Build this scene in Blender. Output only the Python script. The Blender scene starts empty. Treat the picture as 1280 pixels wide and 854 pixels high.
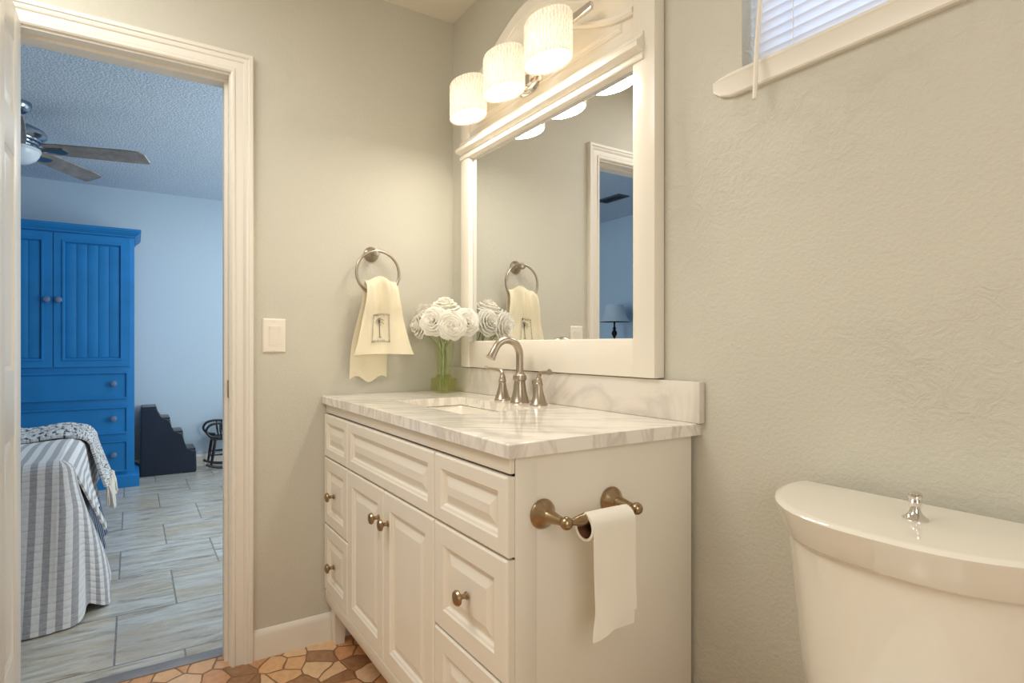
import bpy, bmesh, math, random
from mathutils import Vector, Matrix
random.seed(7)
PI = math.pi
sc = bpy.context.scene
COL = sc.collection

# ------------------------------------------------------------------ camera, world, lights
cam_d = bpy.data.cameras.new('camera'); cam = bpy.data.objects.new('camera', cam_d); COL.objects.link(cam)
YAW = math.radians(33.2)
FWD = Vector((-math.cos(YAW), math.sin(YAW), 0)); RGT = Vector((math.sin(YAW), math.cos(YAW), 0))
cam.matrix_world = Matrix(((RGT.x, 0, -FWD.x, 2.16), (RGT.y, 0, -FWD.y, -1.118), (0, 1, 0, 1.08), (0, 0, 0, 1)))
cam_d.sensor_width = 36; cam_d.lens = 36*725/1280
cam_d.shift_y = 6/1280
cam_d.clip_start = .02
sc.camera = cam
sc.view_settings.view_transform = 'Standard'; sc.view_settings.look = 'None'
sc.view_settings.gamma = 1; sc.view_settings.use_curve_mapping = False
sc.view_settings.exposure = 0.0
sc.cycles.max_bounces = 10; sc.cycles.diffuse_bounces = 5; sc.cycles.transparent_max_bounces = 12
sc.cycles.sample_clamp_indirect = 6

W = bpy.data.worlds.new('sky'); sc.world = W; W.use_nodes = True
bgn = W.node_tree.nodes['Background']; bgn.inputs[0].default_value = (.62, .76, 1, 1); bgn.inputs[1].default_value = 2.2

def area(name, loc, aim, sx, sy, power, color):
    l = bpy.data.lights.new(name, 'AREA'); l.shape = 'RECTANGLE'; l.size = sx; l.size_y = sy; l.energy = power; l.color = color
    o = bpy.data.objects.new(name, l); COL.objects.link(o); o.location = loc
    o.rotation_euler = (Vector(aim)-Vector(loc)).to_track_quat('-Z', 'Y').to_euler()
    return o
area('bathroom_overhead_fill', (.85, -1.62, 2.40), (.95, -1.5, 0), 1.1, .8, 22, (1, .985, .94))  # added overhead fill to even out the bathroom, not a fixture
area('bathroom_side_fill', (3.0, -1.15, 1.35), (.3, -.75, .75), .9, 1.4, 13.5, (1, .985, .94))  # added fill from the right for the vanity side and left wall
area('bedroom_side_fill', (-.9, .75, 1.35), (-3.8, -1.0, 1.35), 1.1, 1.4, 34, (.87, .955, 1))  # added cool fill standing inside the bedroom, no window here
area('bedroom_back_fill', (-2.2, 1.6, 1.4), (-2.2, -1.0, 2.0), 2.4, 1.7, 20, (.90, .955, 1))  # added daylight-coloured fill by the back wall, tilted up to brighten the ceiling
area('bedroom_overhead_fill', (-2.3, -.3, 2.36), (-2.3, -.3, 0), 1.2, 1.2, 10, (.92, .97, 1))  # added downward fill for the bedroom, separate from the fan's light
area('daylight_at_bathroom_window', (1.75, .45, 2.1), (1.75, 0, 1.9), 1.1, .8, 6, (.72, .84, 1))

# ------------------------------------------------------------------ materials
def lin(c):
    f = lambda v: v/12.92 if v <= .04045 else ((v+.055)/1.055)**2.4
    return (f(c[0]/255), f(c[1]/255), f(c[2]/255), 1)
class NT:
    def __init__(s, name):
        s.m = bpy.data.materials.new(name); s.m.use_nodes = True; s.t = s.m.node_tree; s.n = s.t.nodes
        s.b = s.n['Principled BSDF']; s.out = s.n['Material Output']
    def new(s, typ, ins=None, **kw):
        x = s.n.new(typ)
        for k, v in kw.items(): setattr(x, k, v)
        for k, v in (ins or {}).items():
            if isinstance(v, bpy.types.NodeSocket): s.t.links.new(v, x.inputs[k])
            else: x.inputs[k].default_value = v
        return x
    def link(s, a, b): s.t.links.new(a, b)
    def coord(s, which='Object', scale=(1, 1, 1), rot=(0, 0, 0), loc=(0, 0, 0)):
        c = s.new('ShaderNodeTexCoord')
        m = s.new('ShaderNodeMapping', {'Scale': scale, 'Rotation': rot, 'Location': loc})
        s.link(c.outputs[which], m.inputs['Vector']); return m.outputs[0]
    def noise(s, vec, scale, detail=4, rough=.5, dist=0):
        return s.new('ShaderNodeTexNoise', {'Vector': vec, 'Scale': scale, 'Detail': detail, 'Roughness': rough, 'Distortion': dist}).outputs[0]
    def ramp(s, fac, stops):
        r = s.new('ShaderNodeValToRGB', {'Fac': fac}); e = r.color_ramp.elements
        while len(e) < len(stops): e.new(.5)
        for k, (p, c) in enumerate(stops): e[k].position = p; e[k].color = c if len(c) == 4 else lin(c)
        return r.outputs[0]
    def mix(s, fac, a, b, mode='MIX'):
        x = s.new('ShaderNodeMix', data_type='RGBA', blend_type=mode)
        for i, v in ((0, fac), (6, a), (7, b)):
            if isinstance(v, bpy.types.NodeSocket): s.link(v, x.inputs[i])
            else: x.inputs[i].default_value = v
        return x.outputs[2]
    def bump(s, h, strength=.3, dist=.01):
        x = s.new('ShaderNodeBump', {'Height': h, 'Strength': strength, 'Distance': dist}); s.link(x.outputs[0], s.b.inputs['Normal'])
    def set(s, **kw):
        names = dict(color='Base Color', rough='Roughness', metal='Metallic', trans='Transmission Weight', ior='IOR', sheen='Sheen Weight', coat='Coat Weight', spec='Specular IOR Level', sss='Subsurface Weight', alpha='Alpha')
        for k, v in kw.items():
            i = s.b.inputs[names[k]]
            if isinstance(v, bpy.types.NodeSocket): s.link(v, i)
            else: i.default_value = v
        return s
def simple(name, c, rough=.5, metal=0, bump=None, vary=.0, **kw):
    t = NT(name); v = t.coord()
    col = lin(c)
    if vary:
        f = t.noise(v, 6, 3)
        dk = (col[0]*(1-vary), col[1]*(1-vary), col[2]*(1-vary), 1); lt = tuple(min(1, q*(1+vary)) for q in col[:3])+(1,)
        t.set(color=t.ramp(f, [(.3, dk), (.7, lt)]))
    else: t.set(color=col)
    t.set(rough=rough, metal=metal, **kw)
    if bump: t.bump(t.noise(v, bump[0], 4), bump[1], bump[2])
    return t.m

M = {}
def wall_mat(name, c, coarse=True):
    t = NT(name); v = t.coord()
    big = t.noise(v, 1.7, 3, .55)
    mask = t.ramp(big, [(.45, (0, 0, 0, 1)), (.62, (1, 1, 1, 1))])
    fine = t.noise(v, 130, 3, .6)
    trowel = t.noise(v, 26, 6, .65, 1.2)
    tm = t.new('ShaderNodeMath', {0: trowel, 1: mask}, operation='MULTIPLY').outputs[0]
    h = t.new('ShaderNodeMath', {0: tm, 1: 1.6 if coarse else .3}, operation='MULTIPLY').outputs[0]
    h2 = t.new('ShaderNodeMath', {0: fine, 1: .35}, operation='MULTIPLY').outputs[0]
    hh = t.new('ShaderNodeMath', {0: h, 1: h2}, operation='ADD').outputs[0]
    c0 = lin(c); t.set(color=t.ramp(t.noise(v, 3, 3), [(.3, tuple(q*.96 for q in c0[:3])+(1,)), (.7, c0)]), rough=.6)
    t.bump(hh, .6, .007); return t.m
M['paint'] = wall_mat('greige_wall_paint', (209, 205, 190))
M['paint_smooth'] = wall_mat('greige_wall_paint_smooth', (209, 205, 190), False)
M['blue_paint'] = simple('pale_blue_wall_paint', (192, 210, 222), .65, bump=(90, .25, .004))
def popcorn():
    t = NT('popcorn_ceiling'); v = t.coord()
    n = t.noise(v, 80, 5, .7); vo = t.new('ShaderNodeTexVoronoi', {'Vector': v, 'Scale': 85}).outputs[0]
    h = t.new('ShaderNodeMath', {0: n, 1: vo}, operation='SUBTRACT').outputs[0]
    t.set(color=t.ramp(h, [(.0, (196, 210, 224)), (.35, (218, 229, 238))]), rough=.9); t.bump(h, .5, .007); return t.m
M['popcorn'] = popcorn()
M['ceiling'] = simple('white_ceiling_paint', (232, 226, 212), .8, bump=(90, .2, .003))
M['trim'] = simple('white_trim_paint', (236, 230, 218), .35)
M['cabinet'] = simple('white_cabinet_paint', (238, 231, 217), .32)
M['mirror_frame'] = simple('white_lacquer', (238, 231, 217), .25)
M['porcelain'] = simple('white_porcelain', (238, 232, 219), .06, coat=.6)
M['nickel'] = simple('brushed_nickel', (178, 166, 150), .3, 1, bump=(300, .04, .001))
M['bronze'] = simple('antique_nickel', (168, 146, 116), .28, 1, bump=(200, .04, .001))
M['chrome'] = simple('chrome', (225, 222, 218), .06, 1)
M['mirror'] = simple('mirror_silver', (232, 234, 236), .0, 1)
M['plastic'] = simple('white_switch_plastic', (240, 233, 218), .3)
M['dark'] = simple('dark_gap', (40, 30, 24), .8)
M['terry'] = simple('cream_terry_cloth', (240, 229, 200), .95, bump=(420, .6, .004), sheen=.4)
M['thread'] = simple('dark_embroidery_thread', (70, 66, 62), .8)
M['tissue'] = simple('white_tissue_paper', (243, 236, 222), .9, bump=(160, .15, .002))
M['card'] = simple('brown_cardboard', (116, 72, 42), .85)
def petal_mat():
    t = NT('white_paper_petal'); n = t.n; n.remove(t.b)
    tl = t.new('ShaderNodeBsdfTranslucent', {'Color': lin((250, 246, 236))}); df = t.new('ShaderNodeBsdfDiffuse', {'Color': lin((252, 249, 241))})
    mx = t.new('ShaderNodeMixShader', {0: .3, 1: df.outputs[0], 2: tl.outputs[0]}); t.link(mx.outputs[0], t.out.inputs[0]); return t.m
M['petal'] = petal_mat()
M['stem'] = simple('green_stem', (146, 160, 92), .5)
M['armoire'] = simple('blue_painted_wood', (34, 120, 182), .5, bump=(60, .15, .003), vary=.08, spec=.25)
M['knob_blue'] = simple('blue_grey_knob', (96, 118, 150), .3)
M['navy'] = simple('navy_plush_fabric', (24, 34, 50), .9, bump=(120, .5, .006), sheen=.3)
M['black'] = simple('black_painted_wood', (26, 24, 26), .4)
M['mattress'] = simple('mattress_ticking', (200, 202, 206), .9)
M['bedbase'] = simple('dark_blue_bed_base', (36, 66, 104), .8)
M['vent'] = simple('dark_grey_vent_metal', (84, 88, 94), .5)
M['lampshade'] = simple('pale_grey_linen', (196, 206, 212), .9, bump=(200, .2, .002))
M['iron'] = simple('dark_iron', (34, 32, 34), .45, .6)
M['pewter'] = simple('pewter_metal', (150, 160, 172), .22, 1)
M['opal'] = simple('opal_glass', (214, 224, 232), .25)
def blade_mat():
    t = NT('grey_brown_blade_wood'); v = t.coord(scale=(3, 3, 3))
    w = t.noise(v, 6, 6, .6, .6); t.set(color=t.ramp(w, [(.3, (120, 112, 105)), (.7, (154, 146, 137))]), rough=.45); return t.m
M['blade'] = blade_mat()
def marble(name, rot, base=(240, 233, 221)):
    t = NT(name); v = t.coord(scale=(1, 1, 1), rot=rot)
    st = t.new('ShaderNodeMapping', {'Vector': v, 'Scale': (2.2, 13, 4)}).outputs[0]
    n1 = t.noise(st, 1.0, 6, .6, .9); n2 = t.noise(st, 2.3, 5, .65, .5)
    a = t.ramp(n1, [(.38, (0, 0, 0, 1)), (.47, (.85, .85, .85, 1)), (.53, (.0, .0, .0, 1))])
    m1 = t.mix(a, lin(base), lin((212, 204, 194)))
    b = t.ramp(n2, [(.60, (0, 0, 0, 1)), (.70, (.35, .35, .35, 1))])
    t.set(color=t.mix(b, m1, lin((176, 158, 136))), rough=.12, coat=.3); return t.m
M['marble'] = marble('veined_white_marble', (0, 0, math.radians(-50)), (244, 238, 228))
M['marble_splash'] = marble('veined_white_marble_splash', (0, math.radians(38), 0), (232, 224, 212))
M['grey_stone'] = simple('grey_marble_threshold', (128, 126, 128), .35, vary=.2)
def tiles():
    t = NT('grey_wood_look_tile')
    c = t.new('ShaderNodeTexCoord'); sp = t.new('ShaderNodeSeparateXYZ', {0: c.outputs['Object']})
    tx = t.new('ShaderNodeMath', {0: sp.outputs[1], 1: 1.17+20*.415}, operation='ADD').outputs[0]
    ty = t.new('ShaderNodeMath', {0: sp.outputs[0], 1: .213+10*.435}, operation='ADD').outputs[0]
    v = t.new('ShaderNodeCombineXYZ', {0: tx, 1: ty}).outputs[0]
    br = t.new('ShaderNodeTexBrick', {'Vector': v, 'Color1': (.25, .25, .25, 1), 'Color2': (.75, .75, .75, 1), 'Mortar': (0, 0, 0, 1), 'Scale': 1, 'Mortar Size': .0035, 'Mortar Smooth': .1, 'Brick Width': .415, 'Row Height': .435})
    br.offset = .5; br.offset_frequency = 2
    off = t.new('ShaderNodeVectorMath', {0: v, 1: br.outputs[0]}, operation='ADD').outputs[0]
    st = t.new('ShaderNodeMapping', {'Vector': off, 'Scale': (3.0, 16, 3)}).outputs[0]
    g = t.noise(st, 1.6, 7, .68, .8); g2 = t.noise(st, .6, 3)
    c1 = t.ramp(g, [(.30, (112, 102, 90)), (.42, (178, 170, 156)), (.56, (208, 206, 198)), (.8, (224, 224, 218))])
    c2 = t.mix(t.ramp(g2, [(.42, (0, 0, 0, 1)), (.65, (.6, .6, .6, 1))]), c1, lin((196, 178, 150)))
    t.set(color=t.mix(br.outputs['Fac'], c2, lin((138, 132, 124))), rough=t.ramp(g, [(.3, (.35,)*3+(1,)), (.7, (.18,)*3+(1,))]))
    inv = t.new('ShaderNodeMath', {0: 1.0, 1: br.outputs['Fac']}, operation='SUBTRACT').outputs[0]
    t.bump(inv, .4, .003); return t.m
M['tiles'] = tiles()
def mosaic():
    t = NT('broken_stone_mosaic'); v0 = t.coord(scale=(1, 1.25, 0), rot=(0, 0, .5))
    w = t.new('ShaderNodeTexNoise', {'Vector': v0, 'Scale': 9, 'Detail': 2}).outputs[1]
    ctr = t.new('ShaderNodeVectorMath', {0: w, 1: (.5, .5, .5)}, operation='SUBTRACT').outputs[0]
    sc_ = t.new('ShaderNodeVectorMath', {0: ctr, 1: (.035, .035, 0)}, operation='MULTIPLY').outputs[0]
    v = t.new('ShaderNodeVectorMath', {0: v0, 1: sc_}, operation='ADD').outputs[0]
    f1 = t.new('ShaderNodeTexVoronoi', {'Vector': v, 'Scale': 11, 'Randomness': 1.0}, voronoi_dimensions='2D')
    ed = t.new('ShaderNodeTexVoronoi', {'Vector': v, 'Scale': 11, 'Randomness': 1.0}, voronoi_dimensions='2D', feature='DISTANCE_TO_EDGE')
    s = t.new('ShaderNodeSeparateColor', {0: f1.outputs['Color']}).outputs[0]
    stone = t.ramp(s, [(.0, (150, 100, 60)), (.16, (236, 184, 132)), (.30, (222, 158, 104)), (.45, (240, 202, 158)), (.60, (228, 164, 112)), (.72, (160, 112, 74)), (.82, (238, 196, 152)), (.92, (206, 150, 108))])
    stone.node.color_ramp.interpolation = 'CONSTANT'
    nn = t.noise(v0, 40, 4, .6)
    stone = t.mix(.18, stone, t.ramp(nn, [(.3, (120, 80, 50)), (.7, (250, 220, 180))]))
    gm = t.ramp(ed.outputs['Distance'], [(.028, (1, 1, 1, 1)), (.045, (0, 0, 0, 1))])
    t.set(color=t.mix(gm, stone, lin((146, 104, 66))), rough=.4)
    t.bump(t.ramp(ed.outputs['Distance'], [(.02, (0, 0, 0, 1)), (.06, (1, 1, 1, 1))]), .5, .004); return t.m
M['mosaic'] = mosaic()
def quilt():
    t = NT('striped_quilt_cotton'); v = t.coord('UV'); s = t.new('ShaderNodeSeparateXYZ', {0: v})
    a = t.new('ShaderNodeMath', {0: s.outputs[0], 1: 1/.047}, operation='MULTIPLY').outputs[0]
    fr = t.new('ShaderNodeMath', {0: a}, operation='FRACT').outputs[0]
    st = t.ramp(fr, [(.0, (0, 0, 0, 1)), (.04, (1, 1, 1, 1)), (.48, (1, 1, 1, 1)), (.52, (0, 0, 0, 1))])
    wv = t.noise(t.new('ShaderNodeMapping', {'Vector': v, 'Scale': (60, 300, 1)}).outputs[0], 1, 3)
    grey = t.ramp(wv, [(.3, (158, 156, 160)), (.7, (186, 184, 186))])
    t.set(color=t.mix(st, lin((232, 230, 228)), grey), rough=.9, sheen=.2)
    q1 = t.new('ShaderNodeMath', {0: s.outputs[0], 1: 2*PI/.047}, operation='MULTIPLY').outputs[0]
    q2 = t.new('ShaderNodeMath', {0: s.outputs[1], 1: 2*PI/.055}, operation='MULTIPLY').outputs[0]
    h1 = t.new('ShaderNodeMath', {0: t.new('ShaderNodeMath', {0: q1}, operation='COSINE').outputs[0], 1: .9}, operation='POWER')
    c1 = t.new('ShaderNodeMath', {0: q2}, operation='COSINE').outputs[0]
    m2 = t.new('ShaderNodeMath', {0: t.new('ShaderNodeMath', {0: c1}, operation='ABSOLUTE').outputs[0], 1: .35}, operation='POWER').outputs[0]
    hh = t.new('ShaderNodeMath', {0: m2, 1: t.noise(v, 60, 3)}, operation='ADD').outputs[0]
    t.bump(hh, .5, .006); return t.m
M['quilt'] = quilt()
def throw_mat():
    t = NT('ivory_and_navy_weave'); v = t.coord('UV'); vv = t.new('ShaderNodeMapping', {'Vector': v, 'Scale': (30, 70, 1)}).outputs[0]
    n = t.noise(vv, 1, 3, .6); t.set(color=t.ramp(n, [(.40, (58, 66, 88)), (.47, (196, 196, 198)), (.6, (226, 222, 214))]), rough=.95)
    t.bump(n, .8, .01); return t.m
M['throw'] = throw_mat()
M['fringe'] = simple('ivory_yarn', (222, 214, 202), .95, bump=(80, .5, .004))
def skirt_mat():
    t = NT('navy_pinstripe_cotton'); v = t.coord('UV', scale=(1, 1, 1)); s = t.new('ShaderNodeSeparateXYZ', {0: v})
    a = t.new('ShaderNodeMath', {0: s.outputs[0], 1: 1/.03}, operation='MULTIPLY').outputs[0]
    fr = t.new('ShaderNodeMath', {0: a}, operation='FRACT').outputs[0]
    t.set(color=t.ramp(fr, [(.6, (38, 50, 72)), (.66, (150, 160, 172)), (.9, (150, 160, 172)), (.96, (38, 50, 72))]), rough=.9); return t.m
M['skirt'] = skirt_mat()
def glassy(name, c):
    t = NT(name); n = t.n; n.remove(t.b)
    tr = t.new('ShaderNodeBsdfTransparent', {'Color': lin(c)}); gl = t.new('ShaderNodeBsdfGlossy', {'Color': (1, 1, 1, 1), 'Roughness': .02})
    fc = t.new('ShaderNodeLayerWeight', {'Blend': .5}).outputs['Facing']
    p = t.new('ShaderNodeMath', {0: fc, 1: 4.0}, operation='POWER').outputs[0]
    f = t.new('ShaderNodeMath', {0: p, 1: .55, 2: .04}, operation='MULTIPLY_ADD').outputs[0]
    mx = t.new('ShaderNodeMixShader', {0: f, 1: tr.outputs[0], 2: gl.outputs[0]})
    t.link(mx.outputs[0], t.out.inputs[0]); return t.m
M['pane'] = glassy('window_glass', (240, 246, 252))
M['glass'] = glassy('clear_vase_glass', (250, 252, 243))
M['water'] = glassy('green_tinted_water', (240, 240, 196))
def shade_mat():
    t = NT('pleated_white_shade'); n = t.n; n.remove(t.b)
    c = t.new('ShaderNodeTexCoord'); sp = t.new('ShaderNodeSeparateXYZ', {0: c.outputs['Generated']})
    dx = t.new('ShaderNodeMath', {0: sp.outputs[0], 1: .5}, operation='SUBTRACT').outputs[0]
    dy = t.new('ShaderNodeMath', {0: sp.outputs[1], 1: .5}, operation='SUBTRACT').outputs[0]
    an = t.new('ShaderNodeMath', {0: dy, 1: dx}, operation='ARCTAN2').outputs[0]
    v = t.new('ShaderNodeCombineXYZ', {0: an, 1: sp.outputs[2]}).outputs[0]
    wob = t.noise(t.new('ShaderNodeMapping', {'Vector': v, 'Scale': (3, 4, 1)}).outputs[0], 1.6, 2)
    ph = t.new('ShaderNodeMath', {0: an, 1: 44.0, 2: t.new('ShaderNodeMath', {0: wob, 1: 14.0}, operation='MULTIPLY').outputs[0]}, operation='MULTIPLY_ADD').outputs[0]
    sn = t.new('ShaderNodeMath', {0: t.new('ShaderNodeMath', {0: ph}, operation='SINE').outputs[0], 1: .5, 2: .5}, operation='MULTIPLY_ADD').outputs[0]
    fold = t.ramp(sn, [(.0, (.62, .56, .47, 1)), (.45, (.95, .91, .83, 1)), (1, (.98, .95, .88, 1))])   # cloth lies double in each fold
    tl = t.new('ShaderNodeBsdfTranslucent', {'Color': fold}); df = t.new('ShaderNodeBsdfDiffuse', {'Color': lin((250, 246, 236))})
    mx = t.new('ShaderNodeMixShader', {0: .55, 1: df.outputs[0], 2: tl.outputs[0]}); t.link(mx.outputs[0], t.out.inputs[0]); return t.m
M['shade'] = shade_mat()
def emit(name, c, s):
    t = NT(name); n = t.n; n.remove(t.b)
    e = t.new('ShaderNodeEmission', {'Color': lin(c), 'Strength': s}); t.link(e.outputs[0], t.out.inputs[0]); return t.m
M['glow_disc'] = emit('shade_bottom_glow', (255, 238, 212), 3)  # glow put in for the overexposed open bottom of the shades
M['bulb'] = emit('lit_bulb', (255, 232, 196), 5)
def slat_mat():
    t = NT('white_vinyl_slat'); n = t.n; n.remove(t.b)
    tl = t.new('ShaderNodeBsdfTranslucent', {'Color': lin((226, 230, 240))}); df = t.new('ShaderNodeBsdfDiffuse', {'Color': lin((236, 232, 228))})
    mx = t.new('ShaderNodeMixShader', {0: .35, 1: df.outputs[0], 2: tl.outputs[0]}); t.link(mx.outputs[0], t.out.inputs[0]); return t.m
M['slat'] = slat_mat()

# ------------------------------------------------------------------ mesh helpers
def BM(): return bmesh.new()
def origin_of(o):
    p = Vector((0, 0, 0))
    while o is not None: p = p + o.location; o = o.parent
    return p
def obj(name, bm, mat, parent=None, smooth=35, loc=None, weld=False):
    """one mesh object; bm is in world space, shifted into the parent's space"""
    base = origin_of(parent) if parent is not None else (Vector(loc) if loc is not None else Vector((0, 0, 0)))
    if weld: bmesh.ops.remove_doubles(bm, verts=bm.verts, dist=1e-5)
    bmesh.ops.recalc_face_normals(bm, faces=bm.faces)
    if base.length: bmesh.ops.translate(bm, verts=bm.verts, vec=-base)
    ang = math.radians(smooth)
    for f in bm.faces: f.smooth = True
    for e in bm.edges:
        if len(e.link_faces) == 2 and e.calc_face_angle(0) > ang: e.smooth = False
    me = bpy.data.meshes.new(name); bm.to_mesh(me); bm.free()
    me.materials.append(M[mat] if isinstance(mat, str) else mat)
    o = bpy.data.objects.new(name, me); COL.objects.link(o)
    if parent is not None: o.parent = parent
    elif loc is not None: o.location = loc
    return o
def tag(o, label, cat, group=None):
    o['label'] = label; o['category'] = cat
    if group: o['group'] = group
    return o
def thing(name, label, cat, loc, group=None):
    o = bpy.data.objects.new(name, None); COL.objects.link(o); o.location = loc; o.empty_display_size = .05
    return tag(o, label, cat, group)
def struct(name, bm, mat, parent=None, **kw):
    o = obj(name, bm, mat, parent, **kw)
    if parent is None: o['kind'] = 'structure'
    return o
def struct_root(name, loc):
    o = bpy.data.objects.new(name, None); COL.objects.link(o); o.location = loc; o['kind'] = 'structure'; return o
def merge(bm, b2):
    me = bpy.data.meshes.new('tmp'); b2.to_mesh(me); b2.free(); bm.from_mesh(me); bpy.data.meshes.remove(me)
def box(bm, lo, hi, bev=0, seg=2):
    b = bmesh.new(); bmesh.ops.create_cube(b, size=1)
    for v in b.verts: v.co = Vector([(lo[i]+hi[i])/2 + v.co[i]*(hi[i]-lo[i]) for i in range(3)])
    if bev: bmesh.ops.bevel(b, geom=b.edges[:], offset=bev, segments=seg, profile=.5, affect='EDGES', clamp_overlap=True)
    merge(bm, b)
def frame_of(axis):
    z = Vector(axis).normalized(); x = z.orthogonal().normalized(); return x, z.cross(x), z
def rings(bm, loops, cap0=True, cap1=True, closed=True):
    """loft a list of point loops"""
    vs = [[bm.verts.new(p) for p in l] for l in loops]; n = len(loops[0])
    for a, b in zip(vs, vs[1:]):
        for i in range(n if closed else n-1):
            j = (i+1) % n; bm.faces.new((a[i], a[j], b[j], b[i]))
    if cap0: bm.faces.new(vs[0][::-1])
    if cap1: bm.faces.new(vs[-1])
    return vs
def lathe(bm, prof, c, axis=(0, 0, 1), n=28, sx=1, sy=1, xdir=None):
    x, y, z = frame_of(axis)
    if xdir is not None: x = Vector(xdir).normalized(); y = z.cross(x)
    c = Vector(c)
    rings(bm, [[c+z*h+(x*sx*math.cos(2*PI*k/n)+y*sy*math.sin(2*PI*k/n))*max(r, 1e-4) for k in range(n)] for r, h in prof])
def tube(bm, pts, r, n=12, cap=True):
    pts = [Vector(p) for p in pts]; m = len(pts)
    rad = r if isinstance(r, (list, tuple)) else [r]*m
    loops = []; x = None
    for i, p in enumerate(pts):
        t = (pts[min(i+1, m-1)]-pts[max(i-1, 0)]).normalized()
        if x is None: x = t.orthogonal().normalized()
        else: x = (x-t*x.dot(t)).normalized()
        y = t.cross(x)
        loops.append([p+(x*math.cos(2*PI*k/n)+y*math.sin(2*PI*k/n))*rad[i] for k in range(n)])
    rings(bm, loops, cap, cap)
def ball(bm, c, r, n=20):
    b = bmesh.new(); bmesh.ops.create_uvsphere(b, u_segments=n, v_segments=n//2+2, radius=1)
    r = r if isinstance(r, (tuple, list)) else (r, r, r)
    for v in b.verts: v.co = Vector((c[0]+v.co.x*r[0], c[1]+v.co.y*r[1], c[2]+v.co.z*r[2]))
    merge(bm, b)
def spline(pts, n=8):
    pts = [Vector(p) for p in pts]; out = []
    P = [pts[0]*2-pts[1]]+pts+[pts[-1]*2-pts[-2]]
    for i in range(1, len(P)-2):
        for k in range(n):
            t = k/n; a, b, c, d = P[i-1], P[i], P[i+1], P[i+2]
            out.append(.5*((2*b)+(c-a)*t+(2*a-5*b+4*c-d)*t*t+(3*b-a-3*c+d)*t**3))
    out.append(pts[-1]); return out
def panel(bm, o, ex, ey, en, w, h, prof):
    """nested rectangles: prof = [(inset, height)...] from back edge to centre"""
    o, ex, ey, en = Vector(o), Vector(ex), Vector(ey), Vector(en)
    loops = []
    for ins, d in prof:
        loops.append([o+ex*a+ey*b+en*d for a, b in ((ins, ins), (w-ins, ins), (w-ins, h-ins), (ins, h-ins))])
    rings(bm, loops)
def grid(bm, f, nu, nv, uvf=None, closed_u=False):
    vs = [[bm.verts.new(f(i/nu, j/nv)) for j in range(nv+1)] for i in range(nu+1)]
    uvl = bm.loops.layers.uv.verify() if uvf else None
    for i in range(nu):
        for j in range(nv):
            fc = bm.faces.new((vs[i][j], vs[i+1][j], vs[i+1][j+1], vs[i][j+1]))
            if uvf:
                for l, (a, b) in zip(fc.loops, ((i, j), (i+1, j), (i+1, j+1), (i, j+1))): l[uvl].uv = uvf(a/nu, b/nv)
    return vs
def thicken(bm, t):
    bmesh.ops.recalc_face_normals(bm, faces=bm.faces)
    bmesh.ops.solidify(bm, geom=bm.faces[:]+bm.edges[:]+bm.verts[:], thickness=t)
def rrect(cx, cy, hx, hy, r, z, n=6):
    out = []
    for sx, sy, a0 in ((1, 1, 0), (-1, 1, 90), (-1, -1, 180), (1, -1, 270)):
        for k in range(n+1):
            a = math.radians(a0+90*k/n); out.append(Vector((cx+sx*(hx-r)+r*math.cos(a), cy+sy*(hy-r)+r*math.sin(a), z)))
    return out
sm = lambda a, b, x: (lambda t: t*t*(3-2*t))(max(0, min(1, (x-a)/(b-a))))
lerp = lambda a, b, t: a+(b-a)*t

# ------------------------------------------------------------------ the shell
H = 2.425
YJ, YL, ZH = -.845, -1.42, 1.995           # doorway: right jamb, left jamb, head
XB, YS, YN, XF = 3.1, -2.4, 1.7, -3.8      # bathroom right, bathroom front, bedroom back, bedroom far
b = BM(); box(b, (-.085, YS, -.05), (XB, .0, 0)); struct('floor', b, 'mosaic')
b = BM(); box(b, (XF, -3.2, -.05), (-.145, YN, 0)); struct('floor', b, 'tiles')
b = BM(); box(b, (-.145, YL, -.05), (-.085, YJ, .004), .002); struct('trim_1', b, 'grey_stone')
b = BM(); box(b, (-.06, YS, H), (XB, .1, H+.05)); struct('ceiling', b, 'ceiling')
b = BM(); box(b, (XF, -3.2, H), (-.06, YN, H+.05)); struct('ceiling', b, 'popcorn')
def doorwall(x0, x1, ya, yb):
    b = BM(); g = .02
    box(b, (x0, ya, -.05), (x1, YL-g, H)); box(b, (x0, YJ+g, -.05), (x1, yb, H)); box(b, (x0, YL-g, ZH+g), (x1, YJ+g, H)); return b
struct('wall_left', doorwall(-.06, 0, YS, .1), 'paint_smooth')
struct('wall_bedroom_near', doorwall(-.12, -.06, -3.2, YN), 'blue_paint')
WX0, WX1, WZ0, WZ1 = 1.372, 2.25, 1.683, 2.2
b = BM()
box(b, (0, 0, -.05), (WX0, .12, H)); box(b, (WX1, 0, -.05), (XB, .12, H)); box(b, (WX0, 0, -.05), (WX1, .12, WZ0)); box(b, (WX0, 0, WZ1), (WX1, .12, H))
struct('wall_back', b, 'paint')
b = BM(); box(b, (XB, YS, -.05), (XB+.1, .12, H)); struct('wall_right', b, 'paint_smooth')
b = BM(); box(b, (-.06, YS-.1, -.05), (XB, YS, H)); struct('wall_front', b, 'paint_smooth')
b = BM(); box(b, (XF-.1, -3.2, -.05), (XF, YN, H)); struct('wall_bedroom_far', b, 'blue_paint')
b = BM(); box(b, (XF, -3.3, -.05), (-.06, -3.2, H)); struct('wall_bedroom_front', b, 'blue_paint')
b = BM(); box(b, (XF, YN, -.05), (-.06, YN+.1, H)); struct('wall_bedroom_back', b, 'blue_paint')
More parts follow.
